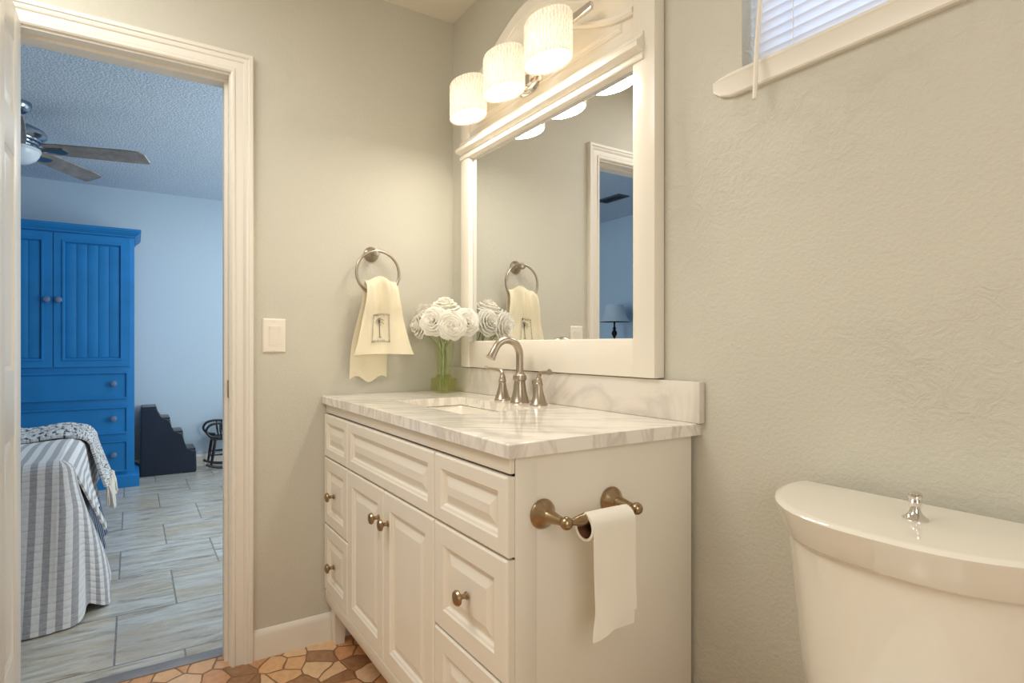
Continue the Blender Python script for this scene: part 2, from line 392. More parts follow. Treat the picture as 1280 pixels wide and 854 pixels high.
# baseboards
def bb_prof(h): return [(0, 0), (.013, 0), (.013, h-.022), (.011, h-.012), (.006, h-.004), (0, h)]
def baseboard(name, p0, p1, nrm, h=.10):
    b = BM(); n = Vector(nrm)
    rings(b, [[Vector(p)+n*a+Vector((0, 0, z)) for a, z in bb_prof(h)] for p in (p0, p1)]); struct(name, b, 'trim')
baseboard('baseboard_left', (0, -.771, 0), (0, 0, 0), (1, 0, 0))
baseboard('baseboard_back', (1.262, 0, 0), (XB, 0, 0), (0, -1, 0))
baseboard('baseboard_left_front', (0, YS, 0), (0, YL-.075, 0), (1, 0, 0))
baseboard('baseboard_bedroom', (XF, -3.2, 0), (XF, YN, 0), (1, 0, 0))
baseboard('baseboard_bedroom_front', (XF+.013, -3.2, 0), (-.12, -3.2, 0), (0, 1, 0))
# jamb lining and casings
b = BM()
box(b, (-.122, YJ, 0), (.002, YJ+.02, ZH)); box(b, (-.122, YL-.02, 0), (.002, YL, ZH)); box(b, (-.122, YL-.02, ZH), (.002, YJ+.02, ZH+.02))
box(b, (-.085, YJ-.010, 0), (-.04, YJ, ZH)); box(b, (-.084, YL+.001, ZH-.010), (-.041, YJ-.0098, ZH+.001))
jamb = struct('trim_2', b, 'trim')
b = BM(); box(b, (-.033, YJ-.0025, .905), (-.008, YJ, .965), .001); obj('strike_plate', b, 'bronze', jamb)
CP = [(.004, 0), (.004, .011), (.009, .015), (.015, .015), (.019, .010), (.022, .012), (.042, .013), (.046, .018), (.052, .020), (.057, .018), (.060, .022), (.070, .022), (.074, .017), (.074, 0)]
def casing(name, x, s):
    b = BM()
    st = [[Vector((x+s*h, YJ+w, 0)) for w, h in CP], [Vector((x+s*h, YJ+w, ZH+w+.003)) for w, h in CP],
          [Vector((x+s*h, YL-w, ZH+w+.003)) for w, h in CP], [Vector((x+s*h, YL-w, 0)) for w, h in CP]]
    rings(b, st); struct(name, b, 'trim')
casing('trim_3', 0, 1); casing('trim_4', -.12, -1)
# door leaf, swung open into the bathroom
door = struct_root('door_1', (.012, YL, .008))
DW, DY0, DY1 = .60, YL+.001, YL+.036
b = BM(); X0 = .012
zs = [(.012, .25), (.84, 1.016), (1.59, 1.70), (1.90, 2.0)]   # rails
box(b, (X0, DY0+.008, .012), (X0+DW, DY1-.008, 2.0))
for x0, x1 in ((X0, X0+.112), (X0+DW-.112, X0+DW), (X0+DW/2-.05, X0+DW/2+.05)): box(b, (x0, DY0, .012), (x1, DY1, 2.0), .002)
for z0, z1 in zs: box(b, (X0+.05, DY0+.0002, z0), (X0+DW-.05, DY1-.0002, z1), .002)
leaf = obj('leaf', b, 'trim', door)
for z0, z1 in ((.25, .84), (1.016, 1.59), (1.70, 1.90)):
    for x0, x1 in ((X0+.112, X0+DW/2-.05), (X0+DW/2+.05, X0+DW-.112)):
        b = BM()
        pr = [(0, 0), (0, .0065), (.006, .004), (.012, .0015), (.03, .0055), (.034, .0055)]
        panel(b, (x0, DY1-.008, z0), (1, 0, 0), (0, 0, 1), (0, 1, 0), x1-x0, z1-z0, pr)
        panel(b, (x0, DY0+.008, z0), (1, 0, 0), (0, 0, 1), (0, -1, 0), x1-x0, z1-z0, pr)
        obj('panel', b, 'trim', door)
b = BM(); kx = X0+DW-.032
for s, y in ((1, DY1), (-1, DY0)):
    lathe(b, [(.028, 0), (.028, .003), (.012, .006), (.010, .010), (.020, .014), (.024, .022), (.018, .029), (.004, .031)], (kx, y, .93), (0, s, 0))
obj('door_knob', b, 'bronze', door)
# window
win = struct_root('window_1', (WX0, 0, WZ0))
b = BM()
for lo, hi in (((WX0, .075, WZ0), (WX0+.035, .11, WZ1)), ((WX1-.035, .075, WZ0), (WX1, .11, WZ1)), ((WX0, .075, WZ0), (WX1, .11, WZ0+.022)), ((WX0, .075, WZ1-.035), (WX1, .11, WZ1)), (((WX0+WX1)/2-.015, .08, WZ0), ((WX0+WX1)/2+.015, .105, WZ1))): box(b, lo, hi, .002)
obj('window_frame', b, 'trim', win)
b = BM(); box(b, (WX0+.033, .092, WZ0+.02), (WX1-.033, .095, WZ1-.033)); obj('pane', b, 'pane', win)
b = BM()
pr = [(.0, WZ0), (-.016, WZ0), (-.019, WZ0-.003), (-.020, WZ0-.008), (-.017, WZ0-.013), (-.015, WZ0-.047), (-.012, WZ0-.050), (0, WZ0-.050)]
for (xa, xb, c) in ((WX0-.07, WX1+.07, 0),):
    rings(b, [[Vector((x, y*k, WZ0-.006+(z-WZ0+.006)*k)) for y, z in pr] for x, k in ((xa, .45), (xa+.022, .8), (xa+.05, 1), (xb-.05, 1), (xb, .5))])
    box(b, (WX0, -.001, WZ0-.006), (WX1, .076, WZ0+.001))
obj('window_sill', b, 'trim', win)

# ------------------------------------------------------------------ vanity
VX0, VX1, VF = .006, 1.245, -.512           # box, front frame plane
van = thing('vanity_cabinet', 'white bathroom vanity cabinet with drawers and doors under the marble top', 'cabinet', (.62, -.26, 0))
ZT, ZC = .872, .900                          # counter underside, counter top
b = BM()
box(b, (VX0, VF+.018, .13), (VX1-.02, -.012, ZT-.11), .0015)
box(b, (VX0, VF+.018, ZT-.13), (VX0+.02, -.012, ZT)); box(b, (VX1-.02, VF+.02, .12), (VX1-.0005, -.012, ZT), .001); box(b, (VX0, VF, ZT-.04), (VX1, VF+.02, ZT), .001)
box(b, (VX0, VF, .125), (VX1, VF+.02, ZT-.03), .0015)
box(b, (VX1-.02, VF, .12), (VX1+.001, VF+.05, ZT), .0015)      # corner post of the side panel
obj('body', b, 'cabinet', van)
b = BM(); rings(b, [[Vector((x, y, z)) for y, z in ((VF, .13), (VF-.006, .135), (VF-.014, .150), (VF-.014, .185), (VF-.008, .192), (VF, .195))] for x in (VX0, VX1)])
obj('bottom_rail', b, 'cabinet', van)
b = BM(); box(b, (VX0, VF-.012, .838), (VX1, VF, ZT-.002), .003); obj('top_rail', b, 'cabinet', van)
for x0, x1, y0, y1 in ((VX0+.012, VX0+.055, VF+.004, VF+.045), (VX1-.055, VX1-.002, VF+.004, VF+.05), (VX0+.012, VX0+.055, -.06, -.014), (VX1-.055, VX1-.002, -.06, -.014)):
    b = BM(); rings(b, [[Vector(((x0+x1)/2+(x-(x0+x1)/2)*k, (y0+y1)/2+(y-(y0+y1)/2)*k, z)) for x, y in ((x0, y0), (x1, y0), (x1, y1), (x0, y1))] for z, k in ((.0, .8), (.06, .95), (.132, 1))])
    obj('leg', b, 'cabinet', van, smooth=20)
def front(name, x0, x1, z0, z1, fw, ko=None, label=None):
    b = BM(); w, h = x1-x0, z1-z0; T = .018
    panel(b, (x0, VF, z0), (1, 0, 0), (0, 0, 1), (0, -1, 0), w, h,
          [(0, 0), (0, T-.004), (.004, T), (fw, T), (fw+.003, T-.003), (fw+.008, T-.005), (fw+.012, T-.010), (fw+.016, T-.010), (fw+.034, T-.004), (fw+.036, T-.0035)])
    o = obj(name, b, 'cabinet', van, smooth=12)
    if ko:
        for kx, kz in ko:
            b = BM(); lathe(b, [(.0085, 0), (.0085, .002), (.0055, .005), (.005, .013), (.009, .017), (.0155, .020), (.0165, .0235), (.014, .028), (.007, .0305), (.0, .031)], (kx, VF-T, kz), (0, -1, 0), 24)
            obj('knob', b, 'bronze', o)
    return o
g = .0025
XL, XR = .277, .928
front('false_drawer', VX0, XL-g, .68, .833, .03)
front('false_drawer', XL+g, XR-g, .68, .833, .03)
front('false_drawer', XR+g, VX1-.002, .68, .833, .031)
front('drawer', VX0, XL-g, .437, .675, .04, [(.125, .555)])
front('drawer', VX0, XL-g, .195, .432, .04, [(.125, .308)])
front('drawer', XR+g, VX1-.002, .437, .675, .045, [(1.088, .556)])
front('drawer', XR+g, VX1-.002, .195, .432, .045, [(1.088, .315)])
front('door', XL+g, .601, .195, .675, .045, [(.568, .592)])
front('door', .604, XR-g, .195, .675, .045, [(.640, .592)])

# countertop with its cut-out
SX0, SX1, SY0, SY1 = .335, .80, -.387, -.140
b = BM()
xs = [0.002, SX0, SX1, 1.264]; ys = [-.538, SY0, SY1, -.001]
V = [[b.verts.new((x, y, ZC)) for y in ys] for x in xs]
for i in range(3):
    for j in range(3):
        if (i, j) != (1, 1): b.faces.new((V[i][j], V[i+1][j], V[i+1][j+1], V[i][j+1]))
r = bmesh.ops.extrude_face_region(b, geom=b.faces[:])
for v in r['geom']:
    if isinstance(v, bmesh.types.BMVert): v.co.z = ZT
ed = [e for e in b.edges if abs(e.verts[0].co.z-e.verts[1].co.z) < 1e-6 and all(abs(v.co.z-ZC) < 1e-6 for v in e.verts) and (all(abs(v.co.y+.538) < 1e-5 for v in e.verts) or all(abs(v.co.x-1.264) < 1e-5 for v in e.verts))]
bmesh.ops.bevel(b, geom=ed, offset=.004, segments=3, profile=.5, affect='EDGES')
top = tag(obj('countertop', b, 'marble', loc=(.63, -.27, ZC), smooth=30), 'veined white marble countertop with a rectangular sink cut-out on the vanity', 'countertop')
b = BM(); box(b, (.002, -.021, ZC), (1.275, -.001, .997), .0025); obj('backsplash', b, 'marble_splash', top)
# sink
sink = thing('sink', 'white rectangular undermount sink set into the marble countertop', 'sink', ((SX0+SX1)/2, (SY0+SY1)/2, .74))
cx, cy = (SX0+SX1)/2, (SY0+SY1)/2; hx, hy = (SX1-SX0)/2, (SY1-SY0)/2
b = BM()
L = [rrect(cx, cy, hx+.018, hy+.018, .03, ZT-.002), rrect(cx, cy, hx+.003, hy+.003, .025, ZT-.002), rrect(cx, cy, hx-.001, hy-.001, .03, ZT-.02), rrect(cx, cy, hx-.012, hy-.012, .04, .785), rrect(cx, cy, hx-.04, hy-.035, .05, .757), rrect(cx, cy, .03, .03, .0299, .748)]
rings(b, L, False, True); obj('basin', b, 'porcelain', sink)
b = BM(); lathe(b, [(.0, .0), (.022, 0), (.024, .003), (.018, .005), (.0, .004)], (cx, cy, .7485)); obj('drain', b, 'nickel', sink)
# faucet
fx, fy = .622, -.082
fau = thing('faucet', 'brushed nickel widespread gooseneck faucet behind the sink', 'faucet', (fx, fy, ZC))
b = BM()
lathe(b, [(.031, 0), (.031, .003), (.029, .006), (.024, .025), (.0195, .048), (.0175, .066), (.0178, .070), (.021, .073), (.0222, .080), (.021, .087), (.016, .090), (.0135, .094), (.0125, .10)], (fx, fy, ZC), n=32)
pts = [Vector((fx, fy, ZC+.095)), Vector((fx, fy, ZC+.135))]
R_ = .048
for k in range(0, 15):
    a = PI*k/14*.86; pts.append(Vector((fx, fy-R_+R_*math.cos(a), ZC+.152+R_*math.sin(a))))
t = (pts[-1]-pts[-2]).normalized(); e = pts[-1]
pts += [e+t*.012, e+t*.024, e+t*.034, e+t*.035]
m_ = len(pts); rr = [.0118]*(m_-4)+[.0120, .0132, .0152, .0145]
tube(b, pts, rr, 18)
obj('spout', b, 'nickel', fau)
for s, hx_ in ((-1, fx-.103), (1, fx+.103)):
    b = BM()
    lathe(b, [(.0275, 0), (.0275, .003), (.025, .006), (.019, .025), (.0135, .045), (.0115, .058), (.013, .061), (.0135, .066), (.0115, .069), (.0115, .074), (.009, .080), (.0075, .084)], (hx_, fy, ZC), n=28)
    h = obj('handle', b, 'nickel', fau)
    b = BM()
    lp = spline([(hx_, fy, ZC+.080), (hx_+s*.003, fy, ZC+.092), (hx_+s*.015, fy-.003, ZC+.100), (hx_+s*.045, fy-.010, ZC+.103), (hx_+s*.078, fy-.018, ZC+.105)], 6)
    n_ = len(lp); tube(b, lp, [lerp(.0075, .0045, i/(n_-1)) if i < n_-4 else (.0045, .0055, .0075, .0085)[i-n_+4] for i in range(n_)], 14)
    obj('lever', b, 'nickel', h)
b = BM(); lathe(b, [(.004, 0), (.0025, .003), (.0025, .055), (.005, .062), (.0065, .068), (.005, .073), (.001, .075)], (fx+.028, fy+.035, ZC)); obj('lift_rod', b, 'nickel', fau)

# ------------------------------------------------------------------ mirror
MX0, MX1, MZ0 = .142, 1.153, 1.0
GX0, GX1, GZ0, GZ1 = .205, 1.078, 1.098, 1.806
mir = thing('wall_mirror', 'large white framed mirror with arched header above the marble backsplash', 'mirror', ((MX0+MX1)/2, -.02, MZ0))
def hcurve(x): s = min(1, abs(x-.645)/.435); return .5*(1+math.cos(PI*s))
Lx = lambda x: 1.94+.12*hcurve(x)
Ux = lambda x: 2.045+.135*hcurve(x)
FY = -.038
b = BM()
box(b, (MX0, FY, MZ0), (GX0, -.002, 2.05), .003); box(b, (GX1, FY, MZ0), (MX1, -.002, 2.05), .003)
box(b, (GX0-.001, FY+.003, MZ0), (GX1+.001, -.002, GZ0), .003); box(b, (GX0-.001, FY+.003, GZ1), (GX1+.001, -.002, 1.90), .002)
obj('frame', b, 'mirror_frame', mir)
b = BM()   # inner bead around the glass
panel(b, (GX0-.002, -.0195, GZ0-.002), (1, 0, 0), (0, 0, 1), (0, -1, 0), GX1-GX0+.004, GZ1-GZ0+.004, [(0, 0), (0, .0145), (.002, .0145), (.0035, .008), (.005, .0004)])
for f in [f for f in b.faces if len(f.verts) == 4 and f.calc_area() > .4]: b.faces.remove(f)
obj('inner_bead', b, 'mirror_frame', mir)
b = BM(); box(b, (GX0-.004, -.0195, GZ0-.004), (GX1+.004, -.004, GZ1+.004)); obj('mirror_glass', b, 'mirror', mir)
b = BM()   # crown ledge across the frame, over the glass
lp = [(-.036, 1.806), (-.043, 1.807), (-.045, 1.811), (-.045, 1.817), (-.041, 1.820), (-.041, 1.826), (-.060, 1.831), (-.064, 1.834), (-.064, 1.846), (-.060, 1.850), (-.052, 1.856), (-.045, 1.866), (-.043, 1.874), (-.036, 1.880)]
rings(b, [[Vector((x, y, z)) for y, z in lp] for x in (MX0+.004, 1.118)]); obj('crown_ledge', b, 'mirror_frame', mir, smooth=25)
b = BM()   # header panel with its horizontal beads
N = 40
hp = [(GX0+(GX1-GX0)*k/N) for k in range(N+1)]
rings(b, [[Vector((x, -.026, 1.87)), Vector((x, -.026, Lx(x)+.03)), Vector((x, -.004, Lx(x)+.03)), Vector((x, -.004, 1.87))] for x in hp])
for z in (1.895,):
    rings(b, [[Vector((x, y, z+dz)) for y, dz in ((-.026, -.006), (-.031, -.002), (-.031, .004), (-.026, .010))] for x in (GX0, GX1)])
panel(b, (GX0+.05, -.0262, 1.915), (1, 0, 0), (0, 0, 1), (0, -1, 0), GX1-GX0-.10, .030, [(0, 0), (.004, .005), (.008, .005), (.012, .002)])
obj('header_panel', b, 'mirror_frame', mir, smooth=25)
b = BM()   # arched crown of the header
ap = [(-.024, 0), (-.036, 0), (-.042, .06), (-.042, .14), (-.036, .20), (-.034, .24), (-.036, .30), (-.044, .42), (-.058, .52), (-.064, .56), (-.064, .62), (-.070, .64), (-.070, .97), (-.066, 1.0), (-.004, 1.0), (-.004, 0)]
rings(b, [[Vector((x, y, lerp(Lx(x), Ux(x), f))) for y, f in ap] for x in hp]); obj('arched_crown', b, 'mirror_frame', mir, smooth=28)

# ------------------------------------------------------------------ vanity light
lx, ly = .622, -.143
vl = thing('vanity_light', 'three-shade vanity light with pleated white oval shades over the mirror', 'wall light', (lx, -.03, 1.97))
b = BM(); lathe(b, [(.0, 0), (.085, 0), (.085, .004), (.078, .010), (.070, .010), (.066, .016), (.058, .016), (.053, .022), (.0, .024)], (.60, -.0265, 1.965), (0, -1, 0), 40, sx=1, sy=.72, xdir=(1, 0, 0))
obj('backplate', b, 'chrome', vl)
b = BM(); box(b, (lx-.345, ly+.058, 1.992), (lx+.345, ly+.070, 2.014), .002)
tube(b, [(.60, -.045, 1.965), (.60, -.068, 1.985), (.60, ly+.062, 2.0)], .008, 12)
obj('crossbar', b, 'chrome', vl)
SHZ0, SHZ1 = 1.876, 1.992
A_, B_ = .087, .054
for k in range(3):
    sx_ = lx+(k-1)*.231
    b = BM(); n = 288
    def loop(z, f=1.0):
        out = []
        for i in range(n):
            a = 2*PI*i/n
            w = .0011*math.sin(48*a+1.1*math.sin(z*95+i*.02+k)+.8*math.sin(9*a+z*40))
            out.append(Vector((sx_+(A_*f+w)*math.cos(a), ly+(B_*f+w)*math.sin(a), z)))
        return out
    zz = [SHZ0+(SHZ1-SHZ0)*i/14 for i in range(15)]
    rings(b, [loop(z) for z in zz]+[loop(SHZ1+.004, .965), loop(SHZ1+.005, .90)], False, False)
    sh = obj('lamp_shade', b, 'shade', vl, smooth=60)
    b = BM(); rings(b, [[Vector((sx_+(A_-.002)*f*math.cos(2*PI*i/48), ly+(B_-.002)*f*math.sin(2*PI*i/48), SHZ0+.004-h)) for i in range(48)] for f, h in ((1, 0), (.85, .0015), (.4, .003))])
    obj('glow_disc', b, 'glow_disc', sh)  # added glowing disc in place of the bright open shade bottom
    b = BM(); ball(b, (sx_, ly, 1.945), (.022, .022, .028)); obj('bulb', b, 'bulb', sh)
    b = BM(); lathe(b, [(.0, .0), (.026, .0), (.030, .006), (.030, .018), (.016, .024), (.0, .024)], (sx_, ly+.02, SHZ1-.012)); box(b, (sx_-.010, ly+.01, 1.994), (sx_+.010, ly+.064, 2.008), .002)
    lathe(b, [(.016, -.03), (.016, 0), (.02, .002)], (sx_, ly, SHZ1-.004))
    obj('shade_holder', b, 'chrome', vl)
    pl = bpy.data.lights.new('bulb_light', 'POINT'); pl.energy = .4; pl.color = (1, .93, .82); pl.shadow_soft_size = .03
    po = bpy.data.objects.new('bulb_light', pl); COL.objects.link(po); po.location = (sx_, ly, 1.945)
    dl = bpy.data.lights.new('downlight', 'AREA'); dl.shape = 'ELLIPSE'; dl.size = A_*1.9; dl.size_y = B_*1.9; dl.energy = 1.6; dl.color = (1, .93, .80)
    do = bpy.data.objects.new('downlight', dl); COL.objects.link(do); do.location = (sx_, ly, SHZ0-.001)

# ------------------------------------------------------------------ towel ring and towel
RC = Vector((.062, -.346, 1.355)); RR = .083
tr = thing('towel_ring', 'brushed nickel towel ring on the wall left of the mirror', 'towel ring', (0, -.346, 1.43))
b = BM(); lathe(b, [(.0, 0), (.029, 0), (.029, .005), (.026, .009), (.017, .016), (.012, .026), (.011, .045), (.014, .050), (.015, .058), (.012, .066), (.0, .068)], (0, -.352, 1.432), (1, 0, 0)); obj('wall_mount', b, 'nickel', tr)
b = BM(); tube(b, [RC+Vector((0, RR*math.sin(2*PI*k/64), RR*math.cos(2*PI*k/64))) for k in range(65)], .0052, 12, False); obj('ring', b, 'nickel', tr, weld=True)
def towel(u, v):
    # v: 0 front hem .. .5 fold over the ring .. 1 back hem
    c = u-.5
    if v < .5:
        t = v/.5; z = lerp(1.052, 1.315, t); w = lerp(.232, .122, t**.75); cy = lerp(-.336, -.338, t)
        x = lerp(.098, .078, t)+.014*sm(.45, .8, t)*(1-sm(.92, 1, t)) + ((.016*math.sin(u*11+.6)+.006*math.sin(u*19+2))*t**.8 + .010*math.sin(u*5.2+2.2)*(1-t)) + .004*math.sin(u*23)*t
        z += .022*math.sin(PI*sm(0, 1, t))*0 + (.010*math.cos(c*7))*t - .006*abs(c)*(1-t)
    else:
        t = (v-.5)/.5; z = lerp(1.315, .957, t); w = lerp(.122, .142, sm(0, .7, t)); cy = lerp(-.338, -.371, sm(0, .8, t))
        x = lerp(.050, .020, t) + .006*math.sin(u*10+1)*(1-t) + .005*math.sin(u*8)*t
        z += .010*math.cos(c*7)*(1-t)+.012*math.sin(u*9)*t
    # round the fold over
    d = abs(v-.5)
    if d < .09:
        q = d/.09; zt = .022*(1-q*q); z += zt*.9; 
        x = lerp(.062, x, math.sqrt(max(0, 1-(1-q)**2)))
    return Vector((x, cy+c*w, z))
b = BM(); grid(b, towel, 44, 90); thicken(b, .005)
tw = tag(obj('hand_towel', b, 'terry', loc=(.06, -.34, 1.0), smooth=70), 'cream hand towel with embroidered palm hanging from the towel ring', 'towel')
b = BM()
def stitch(u0, v0, u1, v1, wd=.0009):
    p, q = towel(u0, v0), towel(u1, v1); n = Vector((1, 0, .05)); p = p+n*.0040; q = q+n*.0040
    tube(b, [p, (p+q)/2+n*.0004, q], wd, 5)
EU0, EU1, EV0, EV1 = .27, .62, .08, .275
rng = random.Random(3)
for side in range(4):
    m = 13 if side < 2 else 17
    for k in range(m):
        f0 = (k+.25)/m; f1 = (k+.25+rng.uniform(.1, .4))/m; d = rng.choice((1, 1, .6))
        if side == 0: stitch(lerp(EU0, EU1, f0), EV1, lerp(EU0, EU1, f1), EV1-.016*d)
        if side == 1: stitch(lerp(EU0, EU1, f0), EV0, lerp(EU0, EU1, f1), EV0+.016*d)
        if side == 2: stitch(EU0, lerp(EV0, EV1, f0), EU0+.03*d, lerp(EV0, EV1, f1))
        if side == 3: stitch(EU1, lerp(EV0, EV1, f0), EU1-.03*d, lerp(EV0, EV1, f1))
uc = (EU0+EU1)/2
for k in range(4): stitch(uc-.004*k*.5, .115+.027*k, uc-.004*(k+1)*.5, .115+.027*(k+1), .0012)
for a in (-60, -20, 20, 60, 100, 140, 200, 240):
    ca, sa = math.cos(math.radians(a+90)), math.sin(math.radians(a+90)); v0 = .222
    stitch(uc-.008, v0, uc-.008+ca*.05, v0+sa*.020+.006, .0008); stitch(uc-.008+ca*.05, v0+sa*.020+.006, uc-.008+ca*.10, v0+sa*.026-.006, .0007)
stitch(uc-.03, .113, uc+.03, .113)
obj('embroidery', b, 'thread', tw)

# ------------------------------------------------------------------ switch
sw = thing('light_switch', 'white rocker light switch plate on the wall right of the doorway', 'light switch', (0, -.702, 1.118))
b = BM(); panel(b, (0, -.740, 1.058), (0, 1, 0), (0, 0, 1), (1, 0, 0), .076, .119, [(0, 0), (0, .003), (.004, .006), (.006, .0062)]); obj('plate', b, 'plastic', sw, smooth=25)
b = BM()
rings(b, [[Vector((x, -.719+a, z)) for a in (0, .034)]+[Vector((.004, -.719+.034, z)), Vector((.004, -.719, z))] for z, x in ((1.084, .0075), (1.118, .0085), (1.150, .012))]); obj('rocker', b, 'plastic', sw, smooth=15)
for z in (1.068, 1.167):
    b = BM(); lathe(b, [(.0, 0), (.0032, 0), (.0028, .0012), (.0, .0014)], (.0062, -.702, z), (1, 0, 0), 12); obj('screw', b, 'plastic', sw)

# ------------------------------------------------------------------ toilet paper holder and roll
TX, TZ = 1.322, .754
tp = thing('toilet_paper_holder', 'antique nickel two-post toilet paper holder on the side of the vanity', 'paper holder', (VX1, -.36, TZ))
for y, s in ((-.450, 1), (-.270, -1)):
    b = BM()
    lathe(b, [(.0, 0), (.0285, 0), (.0295, .003), (.0285, .006), (.025, .010), (.022, .013), (.016, .020), (.0135, .024), (.0145, .027), (.0125, .032), (.0090, .055), (.0082, .066)], (VX1+.001, y, TZ), (1, 0, 0), 32)
    ball(b, (TX, y, TZ), .0125)
    lathe(b, [(.0065, .006), (.0065, .016), (.0095, .026), (.0125, .040), (.0135, .046), (.0105, .049), (.0, .05)], (TX, y, TZ), (0, s, 0), 24)
    obj('post', b, 'bronze', tp)
b = BM(); tube(b, [(TX, -.44, TZ), (TX, -.28, TZ)], .0045, 12); obj('roller', b, 'bronze', tp)
RZ = TZ-.014; RO, RI = .0265, .0205; RY0, RY1 = -.408, -.300
roll = thing('toilet_paper_roll', 'nearly used up toilet paper roll with a hanging sheet on its holder', 'toilet paper', (TX, -.354, RZ-RO))
b = BM(); n = 40
cyl = lambda r, y: [Vector((TX+r*math.cos(2*PI*k/n), y, RZ+r*math.sin(2*PI*k/n))) for k in range(n)]
rings(b, [cyl(RO, RY0), cyl(RO, RY1), cyl(RI+.001, RY1), cyl(RI+.001, RY0), cyl(RO, RY0)], False, False); obj('paper', b, 'tissue', roll, weld=True)
b = BM(); rings(b, [cyl(RI+.0009, RY0+.001), cyl(RI+.0009, RY1-.001), cyl(RI, RY1-.001), cyl(RI, RY0+.001), cyl(RI+.0009, RY0+.001)], False, False); obj('cardboard_core', b, 'card', roll, weld=True)
def sheet(u, v):
    y = lerp(RY0, RY1, u)
    if v < .15:
        a = PI/2*(1-v/.15); return Vector((TX+(RO+.001)*math.cos(a), y, RZ+(RO+.001)*math.sin(a)))
    t = (v-.15)/.85
    zb = lerp(.540, .575, sm(.0, 1, u))
    z = lerp(RZ, zb, t); x = TX+RO+.001+.010*t*t+.003*math.sin(u*5)*t
    y += -.010*sm(.7, 1, t)*(1-u) - .004*t*u
    return Vector((x, y, z))
b = BM(); grid(b, sheet, 14, 40)
def flap(u, v):       # the torn corner folded back behind
    y = lerp(-.362, RY1-.006, u); z = lerp(.600, .548, v); return Vector((TX+RO+.004+.002*v, y-.004*v, z))
grid(b, flap, 6, 4)
thicken(b, .0006); obj('hanging_sheet', b, 'tissue', roll, smooth=60)

# ------------------------------------------------------------------ vase and roses
VC = Vector((.118, -.100, ZC))
vase = thing('flower_vase', 'clear green glass vase of rose stems on the counter corner', 'vase', VC)
b = BM()
def sq(hw, z, r): return rrect(VC.x, VC.y, hw, hw, r, ZC+z, 5)
rings(b, [sq(.040, .0, .012), sq(.043, .004, .012), sq(.044, .050, .012), sq(.042, .056, .014), sq(.030, .060, .020), sq(.029, .075, .020), sq(.031, .13, .022), sq(.038, .195, .028), sq(.0365, .195, .027), sq(.0295, .13, .021), sq(.0275, .062, .019), sq(.040, .054, .013), sq(.041, .008, .011)]); obj('glass', b, 'glass', vase)
b = BM(); rings(b, [sq(.0395, .009, .010), sq(.0395, .0525, .012), sq(.0265, .062, .018), sq(.0265, .070, .018)]); obj('water', b, 'water', vase)
def rose(name_label, c, axis, R, seed):
    rg = random.Random(seed); c = Vector(c); ax, ay, az = frame_of(axis)
    root = thing('rose', name_label, 'flower', c, 'white roses in the glass vase')
    b = BM()
    layers = ((.05, 2, .30, .50), (.15, 3, .33, .46), (.28, 4, .36, .38), (.41, 5, .38, .27), (.55, 6, .40, .13), (.68, 7, .42, -.04), (.78, 8, .40, -.20))
    for li, (rk, n_, hk, zt) in enumerate(layers):
        for i in range(n_):
            th0 = 2*PI*i/n_+li*1.1+rg.uniform(-.15, .15); span = PI/n_*1.45; op = lerp(.02, .30, li/6); dz = rg.uniform(-.03, .03); ph = rg.uniform(0, 6)
            def pt(u, v):
                a = (u-.5)*2; th = th0+a*span
                rr = rk+.055*a+.02*math.sin(3*th+ph)
                edge = 1-.25*a*a
                w = v*edge
                rad = R*(rr*(.70+.30*math.sin(min(1, w*1.3)*PI/2))+op*w**2.2+.02*math.sin(a*6+ph)*w**2)
                z = R*(zt+dz-hk*(1-math.sin(w*PI/2))-.10*op*sm(.75, 1, w)*3+.03*math.sin(a*5+ph)*w)
                return c+(ax*math.cos(th)+ay*math.sin(th))*rad+az*z
            grid(b, pt, 10, 7)
    lathe(b, [(R*.02, -R*.02), (R*.14, R*.1), (R*.13, R*.3), (R*.07, R*.44), (.0, R*.46)], c, az, 14)
    obj('bloom', b, 'petal', root, smooth=80)
    base = c-az*R*.15
    e = VC+Vector((rg.uniform(-.016, .016), rg.uniform(-.016, .016), .020))
    mid = VC+Vector((rg.uniform(-.012, .012), rg.uniform(-.012, .012), .125))
    q = base*.45+mid*.55; q.z = max(q.z, ZC+.185); q = q*.6+Vector((mid.x, mid.y, q.z))*.4
    b = BM(); tube(b, spline([base, q, mid, e], 7), .0023, 8); obj('stem', b, 'stem', root)
    b = BM(); lathe(b, [(.002, -R*.28), (R*.16, -R*.16), (R*.22, -R*.20), (R*.16, -R*.18)], c, az, 10); obj('calyx', b, 'stem', root)
camP = Vector((2.16, -1.118, 1.08))
def at(px, py, t): return camP+(FWD+RGT*((px-640)/725)+Vector((0, 0, (433-py)/725)))*t
for lab, px, py, t, axr, axf, axu, R in (
    ('white rose on top of the bouquet, lying flat', 556, 381, 2.22, .0, -.35, 1, .060),
    ('white rose at the right of the bouquet, nearest the mirror', 585, 402, 2.17, .45, -1, .15, .052),
    ('white rose low at the front centre of the bouquet', 564, 407, 2.13, .05, -1, -.05, .054),
    ('white rose at front of the bouquet, left of centre', 541, 401, 2.15, -.25, -1, .15, .054),
    ('white rose at the far left of the bouquet, nearest the towel', 521, 407, 2.22, -.8, -.5, .05, .050),
    ('white rose at the upper left of the bouquet', 530, 388, 2.28, -.6, .1, .9, .054),
    ('white rose at back of the bouquet, seen in the mirror', 572, 396, 2.31, .5, .8, .3, .048),
    ('white rose at the back left of the bouquet, beside the wall', 545, 404, 2.36, -.1, 1, .2, .044)):
    rose(lab, at(px, py, t), RGT*axr+FWD*axf+Vector((0, 0, axu)), R, int(px))

